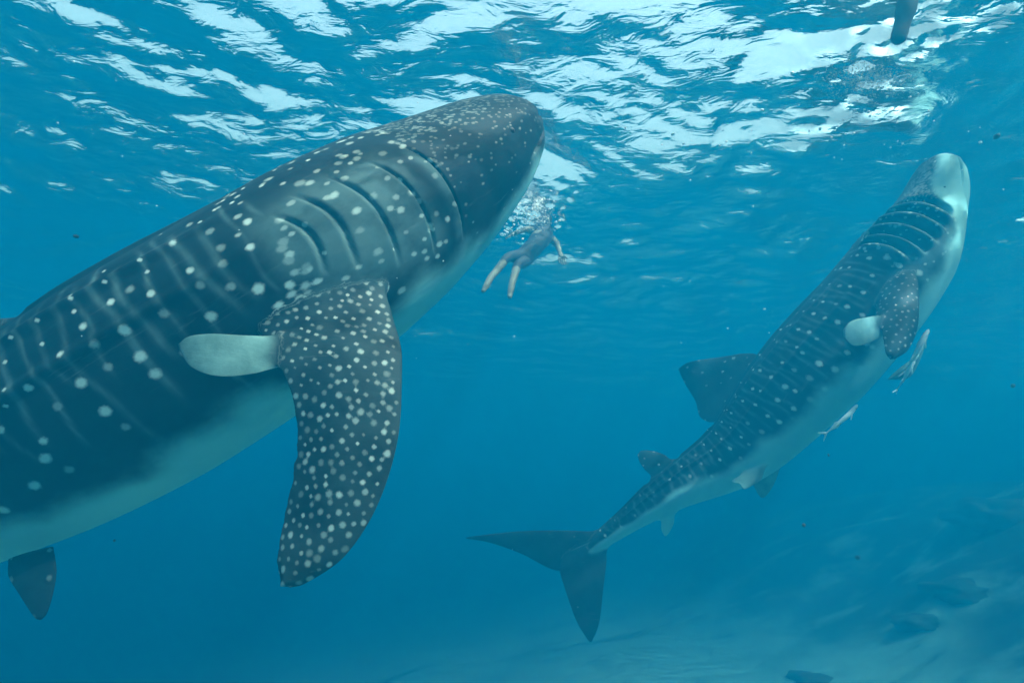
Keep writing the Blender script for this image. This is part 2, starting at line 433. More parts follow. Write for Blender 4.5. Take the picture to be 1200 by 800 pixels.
def soften(me, radius=.07, it=60):
    """fair the seam where a fin grows out of the body"""
    n = len(me.vertices); co = np.empty(n * 3, np.float32); me.vertices.foreach_get('co', co); co = co.reshape(-1, 3).astype(float)
    ed = np.empty(len(me.edges) * 2, np.int32); me.edges.foreach_get('vertices', ed); ed = ed.reshape(-1, 2)
    fn = np.empty(n, np.float32); me.attributes['fin'].data.foreach_get('value', fn)
    mixed = (np.abs(fn[ed[:, 0]] - fn[ed[:, 1]]) > .3) | ((fn[ed[:, 0]] > .05) & (fn[ed[:, 0]] < .95))
    seam = np.unique(ed[mixed])
    if len(seam) == 0: return
    from mathutils.kdtree import KDTree
    kd = KDTree(len(seam))
    for i, k in enumerate(seam): kd.insert(co[k], i)
    kd.balance()
    bb0, bb1 = co[seam].min(0) - radius, co[seam].max(0) + radius
    near_ = np.nonzero(((co > bb0) & (co < bb1)).all(1))[0]
    w_ = np.zeros(n)
    for k in near_:
        d = kd.find(co[k])[2]
        if d < radius: w_[k] = 1 - d / radius
    deg = np.bincount(ed.ravel(), minlength=n).astype(float)
    at_ = {}
    for nm in ('belly', 'stripe'):
        a = np.empty(n, np.float32); me.attributes[nm].data.foreach_get('value', a); at_[nm] = a.astype(float)
    for _ in range(it):
        for c in range(3):
            acc = np.bincount(ed[:, 0], co[ed[:, 1], c], n) + np.bincount(ed[:, 1], co[ed[:, 0], c], n)
            co[:, c] += .5 * w_ * (acc / np.maximum(deg, 1) - co[:, c])
        for nm in at_:
            a = at_[nm]; acc = np.bincount(ed[:, 0], a[ed[:, 1]], n) + np.bincount(ed[:, 1], a[ed[:, 0]], n)
            a += .5 * w_ * (acc / np.maximum(deg, 1) - a)
    me.vertices.foreach_set('co', co.astype(np.float32).ravel())
    for nm in at_: me.attributes[nm].data.foreach_set('value', at_[nm].astype(np.float32))
    me.update()

def build_shark(name, spine, fins, seed, hi, label, S, slim=1.0, marks=None):
    r = np.random.default_rng(seed)
    st = .009 if hi else .014
    xs = np.unique(np.concatenate([np.linspace(0, .06, 14), np.arange(.06, .52, st), np.arange(.52, 1.42, .0055 if hi else .008), np.arange(1.42, LB, st * 1.15), [LB]]))
    xs = xs[np.concatenate([[True], np.diff(xs) > .002])]
    NT = 340 if hi else 240
    v, f, X, Ph, rest = loft(spine, xs, lambda q: tuple(k * (slim - (.14 * (1 - sstep(.3, .9, q)) if slim < 1 else 0)) for k in shark_prof(q)[:3]) + (shark_prof(q)[3],), NT, lambda a, b: shark_disp(a, b, S))
    deg = np.degrees(np.minimum(Ph, 2 * math.pi - Ph)); right = Ph < math.pi
    # ---- pattern in body coordinates
    line = np.interp(X, [0, .3, .8, 1.3, 1.8, 2.6, 3.4, 4.4], [118, 122, 126, 126, 122, 119, 112, 104])
    if slim < 1: line = line - 10 - 60 * (1 - sstep(.38, .66, X))
    wav = 4 * np.sin(X * 9 + 1.3 * seed) + 2.5 * np.sin(X * 23 + seed)
    belly = sstep(-24, 30, deg - line - wav)
    spot = np.full(len(v), 3.0); glow = np.ones(len(v))
    def add(x, dg, side, rr, sx=1.0, br=1.0):
        k = np.nonzero((np.abs(X - x) < rr * 3.2) & (right == side))[0]
        if len(k) == 0: return
        i0 = k[np.argmin(np.abs(X[k] - x) * 40 + np.abs(deg[k] - dg))]
        dv = rest[k] - rest[i0]
        d = np.sqrt((dv[:, 0] / sx) ** 2 + dv[:, 1] ** 2 + dv[:, 2] ** 2) / rr
        win = d < spot[k]; kk = k[win]; spot[kk] = d[win]; glow[kk] = br
    girth = lambda x: float(np.interp(x, SXT, SW) + np.interp(x, SXT, SHT)) / 2
    x0s = S['rows'][-1][0]
    if marks:
        tr = BVHTree.FromPolygons([Vector(p) for p in v], f)
        for mx_, my_, kind in marks:
            h = tr.ray_cast(Vector((0, 0, 0)), Vector(P(mx_, my_, 1.0)).normalized())
            if h[0] is None: continue
            i = f[h[2]][0]; q = np.clip(deg[i] / 105, 0, 1)
            rr, br = {'s': (.011, .9), 'm': (.0165, 1.0), 'b': (.022, 1.0), 'f': (.018, .4)}[kind]
            add(X[i], deg[i], True, rr * .98, .85, br)
    for side in (True, False):
        x = 2.62 if (marks and side) else x0s + .09; col = 0
        while x < 4.35:
            dd = math.degrees(.135 / max(girth(x), .12))
            dg = (5 if col % 2 else 5 + dd / 2) + r.uniform(-3, 3)
            lim = float(np.interp(x, [0, 1.3, 1.8, 3.4, 4.4], [100, 122, 120, 112, 104])) + 2
            while dg < lim:
                q = min(dg / 105, 1)
                if r.random() < .90:
                    add(x + r.normal(0, .010) - .03 * q, dg + r.normal(0, 2.0), side, (.012 + .0165 * q ** 1.3) * r.uniform(.8, 1.2) * (1 if x < 2.8 else .75), .80, r.choice([1.0, 1.0, 1.0, .9, .4]) * (1 - .3 * max(0, dg - 100) / 20))
                dg += dd * r.uniform(.85, 1.2) * (.72 + .2 * q)
            col += 1; x += r.uniform(.125, .155)
        # gill region
        g0 = S['rows'][0][0] - .05
        for _ in range(120):
            x = r.uniform(g0, x0s + .1); add(x, r.uniform(3, 122), side, r.uniform(.009, .016), 1.0, r.uniform(.35, .85))
        # small dense spots on the head
        for _ in range(700):
            x = .06 + (g0 - .02) * r.random() ** .75
            add(x, min(abs(r.normal(0, 1)) * 34 + r.uniform(0, 30), 128), side, r.uniform(.0045, .0085), 1.3, r.uniform(.15, .42))
    # pale bars between the columns of spots
    stripe = np.zeros(len(v)); x = x0s + .03; k = 0
    while x < 4.3:
        tilt = -.03 * (deg / 110) + .012 * np.sin(deg / 14 + k * 1.7) + .006 * np.sin(deg / 6.1 + k)
        wdt = r.uniform(.007, .012)
        for side in (True, False):
            a, b = r.uniform(8, 40), r.uniform(80, 125)
            brk = .5 + .5 * np.sin(deg / r.uniform(5, 11) + r.uniform(0, 6))
            s_ = np.exp(-((X - x - tilt) / wdt) ** 2) * sstep(a - 6, a + 8, deg) * (1 - sstep(b - 10, b + 4, deg)) * (.7 + .3 * brk) * r.uniform(.6, 1.2)
            stripe = np.where(right == side, np.maximum(stripe, s_), stripe)
        x += r.uniform(.058, .075); k += 1
    # paler grey gill flaps and slit rims
    flap = sstep(g0 + .06, g0 + .2, X) * (1 - sstep(x0s, x0s + .12, X)) * sstep(40, 66, deg) * (1 - sstep(104, 124, deg))
    rim = np.zeros(len(v))
    for k2 in range(5):
        u = X - slit_x(S, k2, deg); a, b = S['rows'][k2][1:]
        rim = np.maximum(rim, np.exp(-((u - .016) / .022) ** 2) * sstep(a, a + 8, deg) * (1 - sstep(b - 6, b, deg)))
    stripe = np.clip(np.maximum(stripe, np.maximum(flap * 1.0, rim * .9)), 0, 1)
    A = {'spot': spot, 'stripe': stripe, 'belly': belly, 'glow': glow, 'fin': np.zeros(len(v))}
    body = link(name + '_base', mesh(name, v, f, True, A))
    ra = body.data.attributes.new('rest', 'FLOAT_VECTOR', 'POINT'); ra.data.foreach_set('vector', rest.astype(np.float32).ravel())
    temps = [body]
    tree = BVHTree.FromPolygons([Vector(p) for p in v], f)
    for q, F in enumerate(fins):
        fv, ff, low, span, chord = fin(**F['geo'])
        if F.get('hug'):
            for i in np.nonzero(span < F['hug'])[0]:
                p, n_, _, _ = tree.find_nearest(Vector(fv[i]))
                tgt = np.array(p - n_ * (.012 if low[i] < .2 else .06)); k_ = float(sstep(0, F['hug'], span[i]))
                fv[i] = tgt * (1 - k_) + fv[i] * k_
        paired = F.get('paired', False)
        sp_ = np.full(len(fv), 3.0); gl_ = np.ones(len(fv))
        n, dm, r0, r1 = F['spots']
        if n:
            cand = np.nonzero((low < .2) & (span > .03) & (chord > .04) & (chord < .97))[0] if paired else np.arange(len(fv))
            sp_, gl_ = scatter_spots(fv, cand, dm, r0, r1, n, seed * 10 + q)
        be = F.get('belly', 0.0)
        bel = np.where(low > .6, 1.0, np.where(low > .2, .35, 0.0)) if paired else np.full(len(fv), be)
        if F.get('white'): bel = np.full(len(fv), F['white'])
        fm = mesh('fin', fv, ff, True, {'glow': gl_, 'fin': np.ones(len(fv)), 'spot': sp_, 'stripe': np.full(len(fv), F.get('stripe', .12)), 'belly': bel})
        rr = fm.attributes.new('rest', 'FLOAT_VECTOR', 'POINT'); rr.data.foreach_set('vector', fv.astype(np.float32).ravel())
        fo = link('fin_tmp', fm); temps.append(fo)
        md = body.modifiers.new('u%d' % q, 'BOOLEAN'); md.operation = 'UNION'; md.object = fo
        md.solver = 'MANIFOLD'
    dg = bpy.context.evaluated_depsgraph_get(); dg.update()
    me = bpy.data.meshes.new_from_object(body.evaluated_get(dg), preserve_all_data_layers=True, depsgraph=dg)
    print(name, 'verts', len(v), '->', len(me.vertices), [a.name for a in me.attributes])
    for o in temps:
        d_ = o.data; bpy.data.objects.remove(o); bpy.data.meshes.remove(d_)
    me.name = name; me.materials.clear()
    me.polygons.foreach_set('use_smooth', [True] * len(me.polygons))
    soften(me)
    o = link(name, me, m_skin)
    tag(o, label, 'shark', 'whale sharks')
    # eyes
    for side in (1, -1):
        we, te, _, _ = shark_prof(np.array([.39]))
        bmE = bmesh.new(); bmesh.ops.create_uvsphere(bmE, u_segments=20, v_segments=12, radius=.017 if slim == 1 else .013)
        em = bpy.data.meshes.new('eye'); bmE.to_mesh(em); bmE.free()
        em.polygons.foreach_set('use_smooth', [True] * len(em.polygons))
        e = link('eye', em, m_eye, o); sl_ = slim - (.14 if slim < 1 else 0); e.location = spine.pt(.39, side * we[0] * sl_ * .975, te[0] * sl_ * .13)
    return o

def median(sp, pts_lead, pts_trail):           # fin in the animal's own plane: (x, up) pairs
    return [sp.pt(x, 0.0, u) for x, u in pts_lead], [sp.pt(x, 0.0, u) for x, u in pts_trail]
def std_fins(sp, skip=()):
    F = []
    l, t_ = median(sp, [(2.08, .40), (2.28, .54), (2.54, .76), (2.72, .87), (2.78, .885)], [(2.78, .33), (2.76, .52), (2.76, .68), (2.80, .80), (2.80, .87)])
    if 'dorsal' not in skip: F.append(dict(geo=dict(lead=l, trail=t_, th=(.09, .02)), spots=(60, .075, .010, .018), stripe=.2))
    l, t_ = median(sp, [(3.40, .18), (3.48, .30), (3.56, .38), (3.60, .40)], [(3.66, .14), (3.66, .24), (3.66, .33), (3.64, .39)])
    F.append(dict(geo=dict(lead=l, trail=t_, th=(.05, .012), M=30, Nc=20), spots=(14, .07, .008, .014), stripe=.2))
    l, t_ = median(sp, [(3.52, -.14), (3.60, -.24), (3.68, -.32), (3.72, -.34)], [(3.74, -.11), (3.74, -.2), (3.76, -.28), (3.76, -.33)])
    if 'anal' not in skip: F.append(dict(geo=dict(lead=l, trail=t_, th=(.04, .012), M=30, Nc=20), spots=(0, 0, 0, 0), belly=.75))
    return F

# ------------------------------------------------------------------ near shark
SN = [P(600, 146, 3.20), P(554, 181, 3.02), P(482, 232, 2.76), P(380, 303, 2.50), P(265, 383, 2.40), P(165, 448, 2.36), P(70, 508, 2.36), P(-60, 585, 2.42), P(-220, 668, 2.55), P(-380, 735, 2.75)]
UN = [V(-.45, .75, -.40), V(-.5, .82, -.34), V(-.50, .86, -.25), V(-.50, .86, -.25), V(-.50, .86, -.2)]
near = Spine(SN, UN, LB)
print('near spine length', near.len0)
fins = std_fins(near)
# right pectoral fin, hanging down toward the viewer
fins.append(dict(geo=dict(lead=[P(428, 305, 2.16), P(460, 330, 2.17), P(469, 385, 2.07), P(471, 440, 1.97), P(466, 515, 1.88), P(443, 590, 1.82), P(405, 650, 1.79), P(360, 682, 1.78), P(340, 688, 1.78)],
    trail=[P(330, 345, 2.05), P(303, 394, 1.97), P(325, 425, 1.96), P(342, 462, 1.93), P(349, 510, 1.90), P(343, 560, 1.87), P(334, 605, 1.85), P(326, 650, 1.81), P(330, 684, 1.79)],
    M=130, Nc=70, th=(.075, .014), camber=.025, flip=-1, wob=.003, seed=4), spots=(480, .031, .0070, .0135), paired=True, stripe=.22, hug=.3))
# its inner free lobe, pale underside turned up
fins.append(dict(geo=dict(lead=[P(352, 386, 2.05), P(305, 393, 1.955), P(250, 391, 1.89), P(222, 394, 1.88), P(209, 403, 1.88)],
    trail=[P(358, 424, 2.03), P(318, 434, 1.945), P(262, 441, 1.86), P(226, 431, 1.86), P(210, 410, 1.875)], M=40, Nc=24, th=(.016, .008)), spots=(0, 0, 0, 0), white=.46))
# left pectoral fin beyond the belly
fins.append(dict(geo=dict(lead=[P(440, 360, 2.8), P(478, 372, 2.95), P(495, 364, 3.1), P(502, 362, 3.3)],
    trail=[P(390, 410, 2.7), P(440, 405, 2.95), P(470, 390, 3.15), P(495, 366, 3.32)], M=30, Nc=20, th=(.05, .012)), spots=(0, 0, 0, 0), white=.46))
# pelvic fins
fins.append(dict(geo=dict(lead=[P(62, 640, 2.16), P(66, 668, 2.12), P(62, 695, 2.10), P(55, 718, 2.09), P(48, 726, 2.09)],
    trail=[P(10, 655, 2.18), P(10, 675, 2.14), P(22, 695, 2.12), P(34, 714, 2.10), P(42, 725, 2.09)], M=30, Nc=24, th=(.04, .012)), spots=(6, .09, .01, .014), stripe=.1))
# tail fin, beyond the frame
l, t_ = median(near, [(4.25, .05), (4.6, .40), (4.95, .85), (5.2, 1.2), (5.3, 1.3)], [(4.45, .02), (4.75, .3), (5.02, .7), (5.24, 1.1), (5.33, 1.29)])
fins.append(dict(geo=dict(lead=l, trail=t_, th=(.07, .015)), spots=(20, .1, .01, .016), stripe=.2))
l, t_ = median(near, [(4.25, -.05), (4.5, -.28), (4.72, -.5), (4.82, -.56)], [(4.45, .0), (4.62, -.2), (4.8, -.42), (4.86, -.55)])
fins.append(dict(geo=dict(lead=l, trail=t_, th=(.06, .015), M=30, Nc=20), spots=(10, .1, .01, .016), stripe=.2))
MARKS = [(x / 1.818, 80 + y / 1.818, k) for x, y, k in [
    (495, 286, 's'), (531, 326, 'm'), (433, 325, 's'), (373, 371, 'm'), (410, 428, 'm'), (537, 383, 'm'), (472, 383, 'f'), (452, 346, 'f'), (346, 352, 's'), (605, 372, 'f'),
    (600, 323, 'f'), (478, 415, 'f'), (555, 470, 'b'), (455, 528, 'b'), (435, 462, 'f'), (497, 465, 'f'), (618, 461, 'm'), (602, 510, 'm'), (681, 454, 'm'), (654, 497, 'm'),
    (316, 435, 's'), (330, 479, 'm'), (355, 521, 'f'), (301, 407, 's'), (232, 456, 's'), (243, 497, 'm'), (225, 430, 's'), (270, 560, 'b'), (308, 614, 'b'), (337, 649, 'b'),
    (208, 588, 'f'), (180, 548, 'm'), (163, 516, 's'), (154, 492, 's'), (155, 480, 's'), (133, 607, 'm'), (90, 587, 's'), (86, 535, 's'), (175, 671, 'b'), (232, 732, 'b'),
    (275, 765, 'f'), (66, 680, 'm'), (12, 625, 's'), (10, 686, 's'), (10, 770, 'm'), (98, 795, 'm'), (28, 573, 's'), (233, 636, 'f'), (616, 410, 'f'), (655, 425, 'f'),
    (76, 889, 'b'), (11, 942, 'b'), (103, 827, 'b'), (158, 853, 'f'), (20, 720, 's'), (130, 720, 'f'), (400, 600, 'f'), (410, 330, 'f'), (280, 470, 'f'), (385, 300, 's'), (460, 300, 's'), (560, 250, 's'), (590, 215, 's'), (520, 255, 's'), (640, 245, 'f'), (660, 195, 's')]]
shark1 = build_shark('whale_shark', near, fins, 11, True, 'large spotted whale shark with its long pectoral fin hanging down and dark sunless head', NEAR_SLITS, 1.0, MARKS)

# ------------------------------------------------------------------ far shark
SF = [P(1102, 186, 4.34), P(1088, 238, 4.32), P(1046, 312, 4.30), P(987, 392, 4.32), P(928, 462, 4.38), P(866, 530, 4.44), P(790, 575, 4.5), P(730, 615, 4.58), P(690, 643, 4.62)]
UF = [V(-.93, .20, .2), V(-.80, .52, .30), V(-.68, .62, .42), V(-.66, .66, .52), V(-.62, .74, .35)]
farS = Spine(SF, UF, LB)
print('far spine length', farS.len0)
fins = std_fins(farS, skip=('dorsal', 'anal'))
fins.append(dict(geo=dict(lead=[P(915, 425, 4.45), P(880, 414, 4.7), P(840, 419, 4.85), P(808, 424, 4.95), P(795, 432, 5.0)],
    trail=[P(850, 500, 4.5), P(822, 490, 4.75), P(815, 470, 4.85), P(803, 450, 4.95), P(797, 437, 5.0)], th=(.09, .02)), spots=(50, .085, .010, .018), stripe=.2))
fins.append(dict(geo=dict(lead=[P(1056, 296, 4.05), P(1074, 322, 3.9), P(1077, 350, 3.80), P(1075, 385, 3.7), P(1064, 410, 3.66), P(1048, 421, 3.65)],
    trail=[P(1030, 352, 3.98), P(1026, 370, 3.84), P(1033, 388, 3.74), P(1036, 402, 3.69), P(1038, 414, 3.66), P(1043, 421, 3.65)], M=80, Nc=44, th=(.075, .014), camber=.02, flip=-1), spots=(190, .042, .007, .011), paired=True, stripe=.15, hug=.24))
fins.append(dict(geo=dict(lead=[P(1046, 366, 3.84), P(1020, 371, 3.74), P(998, 376, 3.70), P(988, 386, 3.70)],
    trail=[P(1050, 384, 3.84), P(1026, 398, 3.73), P(1002, 405, 3.68), P(989, 395, 3.69)], M=30, Nc=20, th=(.018, .01)), spots=(0, 0, 0, 0), white=.46))
fins.append(dict(geo=dict(lead=[P(1075, 420, 4.35), P(1084, 400, 4.5), P(1088, 388, 4.6), P(1089, 384, 4.62)],
    trail=[P(1040, 445, 4.35), P(1066, 442, 4.5), P(1078, 418, 4.6), P(1087, 388, 4.62)], M=24, Nc=16, th=(.05, .012)), spots=(0, 0, 0, 0), white=.46))
# pelvic fins
for a, b in ((( [P(905, 535, 4.22), P(893, 560, 4.16), P(876, 572, 4.14), P(871, 573, 4.13)], [P(875, 550, 4.25), P(858, 563, 4.2), P(866, 566, 4.15), P(870, 571, 4.13)] )),
             (( [P(915, 545, 4.45), P(908, 565, 4.5), P(900, 578, 4.52), P(895, 583, 4.53)], [P(880, 560, 4.45), P(884, 570, 4.5), P(888, 578, 4.52), P(892, 583, 4.53)] ))):
    fins.append(dict(geo=dict(lead=a, trail=b, M=26, Nc=18, th=(.035, .01)), spots=(0, 0, 0, 0), white=.46))
# anal fin
fins.append(dict(geo=dict(lead=[P(795, 590, 4.45), P(790, 612, 4.45), P(784, 624, 4.46), P(780, 628, 4.46)], trail=[P(772, 600, 4.48), P(773, 610, 4.47), P(775, 620, 4.46), P(778, 627, 4.46)], M=24, Nc=16, th=(.035, .01)), spots=(0, 0, 0, 0), belly=.8))
# tail fin
fins.append(dict(geo=dict(lead=[P(722, 618, 4.59), P(700, 622, 4.62), P(660, 621, 4.70), P(610, 622, 4.80), P(570, 626, 4.88), P(546, 629, 4.92)],
    trail=[P(700, 648, 4.60), P(682, 660, 4.62), P(652, 668, 4.68), P(610, 648, 4.78), P(572, 635, 4.88), P(547, 631, 4.92)], M=70, Nc=34, th=(.08, .014)), spots=(8, .12, .006, .009), stripe=.1))
fins.append(dict(geo=dict(lead=[P(712, 628, 4.59), P(711, 655, 4.57), P(707, 690, 4.53), P(702, 730, 4.49), P(693, 752, 4.46)],
    trail=[P(664, 645, 4.66), P(655, 662, 4.64), P(664, 695, 4.55), P(676, 728, 4.50), P(690, 751, 4.46)], M=60, Nc=34, th=(.07, .014)), spots=(4, .12, .006, .009), stripe=.1))
shark2 = build_shark('whale_shark', farS, fins, 23, False, 'distant whale shark rising steeply, its pale throat streaked with sunlight, whole tail in view', FAR_SLITS, .81)

# ------------------------------------------------------------------ remoras
m_rem, N, out, t = material('remora_skin')
tc = N('ShaderNodeTexCoord').outputs['Object']
n1 = N('ShaderNodeTexNoise', Vector=tc, Scale=12.0, Detail=4.0).outputs['Fac']
pb = N('ShaderNodeBsdfPrincipled', Roughness=.4)
t.links.new(mixc(N, n1, (.48, .56, .55), (.72, .76, .73)), pb.inputs['Base Color']); t.links.new(pb.outputs[0], out.inputs[0])
def remora(pts, ups, length, label):
    sp = Spine(pts, ups, length); L = length
    fx_ = [0, .02, .08, .2, .35, .5, .7, .85, .93, 1.0]
    fw = [.004, .030, .046, .052, .049, .042, .028, .015, .010, .006]
    fh = [.004, .016, .028, .041, .047, .044, .030, .017, .012, .009]
    prof = lambda x: (smooth_table(fx_, fw, x / L, .012) * L * .9, smooth_table(fx_, fh, x / L, .012) * L * .9, smooth_table(fx_, fh, x / L, .012) * L, np.ones_like(x))
    v, f, X, Ph, rest = loft(sp, np.linspace(0, L, 60), prof, 28)
    b = link('fish_base', mesh('remora', v, f)); tmp = [b]
    def add(ld, tr_):
        fv, ff, *_ = fin(lead=ld, trail=tr_, M=16, Nc=10, th=(.012, .005)); o = link('fin_tmp', mesh('fin', fv, ff)); tmp.append(o)
        md = b.modifiers.new('u', 'BOOLEAN'); md.operation = 'UNION'; md.object = o; md.solver = 'MANIFOLD'
    q = lambda x, s_, u: sp.pt(x * L, s_ * L, u * L)
    for sg in (1, -1):
        add([q(.92, 0, .005 * sg), q(.98, 0, .05 * sg), q(1.06, 0, .11 * sg), q(1.08, 0, .12 * sg)], [q(.99, 0, .004 * sg), q(1.03, 0, .04 * sg), q(1.07, 0, .09 * sg), q(1.09, 0, .118 * sg)])
        add([q(.56, 0, .03 * sg), q(.60, 0, .055 * sg), q(.64, 0, .07 * sg), q(.66, 0, .072 * sg)], [q(.85, 0, .008 * sg), q(.80, 0, .03 * sg), q(.72, 0, .05 * sg), q(.68, 0, .07 * sg)])
        add([q(.22, .04 * sg, .0), q(.28, .065 * sg, -.02), q(.34, .085 * sg, -.045), q(.36, .09 * sg, -.05)], [q(.29, .035 * sg, -.02), q(.33, .055 * sg, -.035), q(.37, .075 * sg, -.05), q(.375, .088 * sg, -.053)])
    dg = bpy.context.evaluated_depsgraph_get(); dg.update()
    me = bpy.data.meshes.new_from_object(b.evaluated_get(dg), depsgraph=dg)
    for o in tmp: d_ = o.data; bpy.data.objects.remove(o); bpy.data.meshes.remove(d_)
    me.name = 'remora'; me.materials.clear(); me.polygons.foreach_set('use_smooth', [True] * len(me.polygons))
    o = link('remora', me, m_rem); tag(o, label, 'fish', 'pale remoras under the far shark')
    for sg in (1, -1):
        bmE = bmesh.new(); bmesh.ops.create_uvsphere(bmE, u_segments=10, v_segments=6, radius=.012 * L)
        em = bpy.data.meshes.new('eye'); bmE.to_mesh(em); bmE.free(); e = link('eye', em, m_eye, o); e.location = q(.1, .043 * sg, .006)
    return o
ru = [V(-.5, .5, -.5)] * 3
remora([P(1088, 386, 3.75), P(1078, 405, 3.75), P(1067, 425, 3.77), P(1059, 438, 3.79)], ru, .36, 'pale silver remora tucked under the distant shark\'s pectoral fin')
remora([P(1072, 423, 4.25), P(1066, 433, 4.26), P(1058, 446, 4.28), P(1050, 458, 4.3)], ru, .28, 'dim bluish remora just below and behind the brighter one at the fin')
remora([P(1005, 474, 3.75), P(994, 486, 3.75), P(980, 498, 3.75), P(966, 509, 3.75)], [V(-.6, .7, -.3)] * 3, .34, 'slim white remora with forked tail alone beneath the distant shark\'s pale belly')

# ------------------------------------------------------------------ the swimmer
def skin_mat(name, a, b, rough=.6):
    m, N, out, t = material(name); tc = N('ShaderNodeTexCoord').outputs['Object']
    n = N('ShaderNodeTexNoise', Vector=tc, Scale=18.0, Detail=3.0).outputs['Fac']
    pb = N('ShaderNodeBsdfPrincipled', Roughness=rough); t.links.new(mixc(N, n, a, b), pb.inputs['Base Color']); t.links.new(pb.outputs[0], out.inputs[0]); return m
m_human = skin_mat('human_skin', (.15, .15, .11), (.22, .21, .16))
m_suit = skin_mat('dark_swimwear', (.012, .014, .02), (.03, .035, .045))
m_hair = skin_mat('dark_hair', (.012, .01, .008), (.03, .022, .016))
def swimmer():
    J = {}; E = []; RAD = {}; MAT = {}
    def j(n, p, r, parent=None, mat=0):
        J[n] = np.array(p); RAD[n] = r; MAT[n] = mat
        if parent: E.append((parent, n))
    j('pelvis', P(617, 298, 5.12), .125, None, 1); j('belly', P(627, 288, 5.35), .115, 'pelvis', 1); j('chest', P(637, 277, 5.60), .135, 'belly', 1)
    j('neck', P(643, 266, 5.74), .062, 'chest', 0); j('chin', P(646, 260, 5.80), .075, 'neck', 0); j('head', P(649, 253, 5.86), .10, 'chin', 2); j('crown', P(651, 247, 5.91), .075, 'head', 2)
    for sd_, q in ((1, [(628, 272, 5.60), (618, 268, 5.51), (607, 272, 5.42)]), (-1, [(645, 278, 5.68), (653, 286, 5.63), (656, 296, 5.53)])):
        n = 'a%d' % sd_
        j(n + 's', P(*q[0]), .062, 'chest', 1); j(n + 'e', P(*q[1]), .042, n + 's'); j(n + 'w', P(*q[2]), .028, n + 'e')
        d = J[n + 'w'] - J[n + 'e']; d /= np.linalg.norm(d); side = np.cross(d, [0, 0, 1]); side /= np.linalg.norm(side)
        palm = J[n + 'w'] + d * .06; j(n + 'p', palm, .034, n + 'w')
        for i, (o_, ln) in enumerate(((-.032, .060), (-.011, .075), (.011, .072), (.032, .055))):
            k = n + 'f%d' % i; b_ = palm + d * .035 + side * o_
            j(k + 'a', b_, .010, n + 'p'); j(k + 'b', b_ + d * ln * .55 + np.array([0, 0, -.008]), .009, k + 'a'); j(k + 'c', b_ + d * ln + np.array([0, 0, -.022]), .008, k + 'b')
        j(n + 'ta', palm - side * .045 + d * .0, .011, n + 'p'); j(n + 'tb', palm - side * .065 + d * .035, .009, n + 'ta')
    for sd_, q in ((1, [(609, 300, 5.02), (595, 301, 4.75), (583, 316, 4.5), (575, 325, 4.35)]), (-1, [(615, 306, 5.05), (606, 311, 4.75), (603, 322, 4.5), (600, 332, 4.32)])):
        n = 'l%d' % sd_
        j(n + 'h', P(*q[0]), .09, 'pelvis', 1); j(n + 'k', P(*q[1]), .05, n + 'h', 1); j(n + 'c', P(*q[2]), .04, n + 'k', 0); j(n + 'a', P(*q[3]), .034, n + 'c', 0)
        d = J[n + 'a'] - J[n + 'c']; d /= np.linalg.norm(d); j(n + 't', J[n + 'a'] + d * .10 + np.array([0, 0, -.03]), .032, n + 'a'); j(n + 'u', J[n + 'a'] + d * .19 + np.array([0, 0, -.045]), .02, n + 't')
    names = list(J); me = bpy.data.meshes.new('person'); me.from_pydata([tuple(J[n]) for n in names], [(names.index(a), names.index(b)) for a, b in E], [])
    o = bpy.data.objects.new('person_base', me); C.objects.link(o)
    md = o.modifiers.new('s', 'SKIN'); md.use_smooth_shade = True
    if not me.skin_vertices:
        bpy.context.view_layer.objects.active = o; o.select_set(True); bpy.ops.mesh.customdata_skin_add(); o.select_set(False)
    sv = me.skin_vertices[0].data
    for i, n in enumerate(names): sv[i].radius = (RAD[n] * .8, RAD[n] * .8); sv[i].use_root = (n == 'pelvis')
    sb = o.modifiers.new('ss', 'SUBSURF'); sb.levels = 2; sb.render_levels = 2
    dg = bpy.context.evaluated_depsgraph_get(); dg.update()
    m2 = bpy.data.meshes.new_from_object(o.evaluated_get(dg), depsgraph=dg); bpy.data.objects.remove(o)
    m2.name = 'person'; m2.materials.clear()
    p_ = link('person', m2, [m_human, m_suit, m_hair]); jp = np.array([J[n] for n in names]); jm = [MAT[n] for n in names]
    for pl in m2.polygons:
        c = np.array(pl.center); pl.material_index = jm[int(np.argmin(np.linalg.norm(jp - c, axis=1)))]; pl.use_smooth = True
    tag(p_, 'far swimmer in dark swimwear at the surface with bare arms and trailing legs', 'person')
    return p_
swimmer()

# ------------------------------------------------------------------ pole end dipping in from above
m_wood = skin_mat('weathered_wood', (.05, .045, .04), (.12, .105, .09), .8)
pc, _ = catmull([P(1080, -75, 3.25), P(1069, -20, 3.26), P(1063, 6, 3.28), P(1055, 30, 3.29), P(1051, 52, 3.30)], 40)
sp_p = Spine([pc[0], pc[12], pc[25], pc[39]], [V(0, 0, -1)] * 3, 1.0)
v, f, X, Ph, rest = loft(sp_p, np.concatenate([np.linspace(0, .94, 50), [.96, .98, .99, 1.0]]), lambda x: tuple(np.interp(x, [0, .4, .7, .9, .97, 1], [.06, .055, .052, .045, .038, .015]) * k * (1 + .07 * np.sin(x * 21)) for k in (1, .8, .8)) + (np.ones_like(x),), 28)
pole = link('wooden_pole', mesh('wooden_pole', v, f), m_wood)
tag(pole, 'dark bent wooden pole end dipping through the bright surface', 'pole')

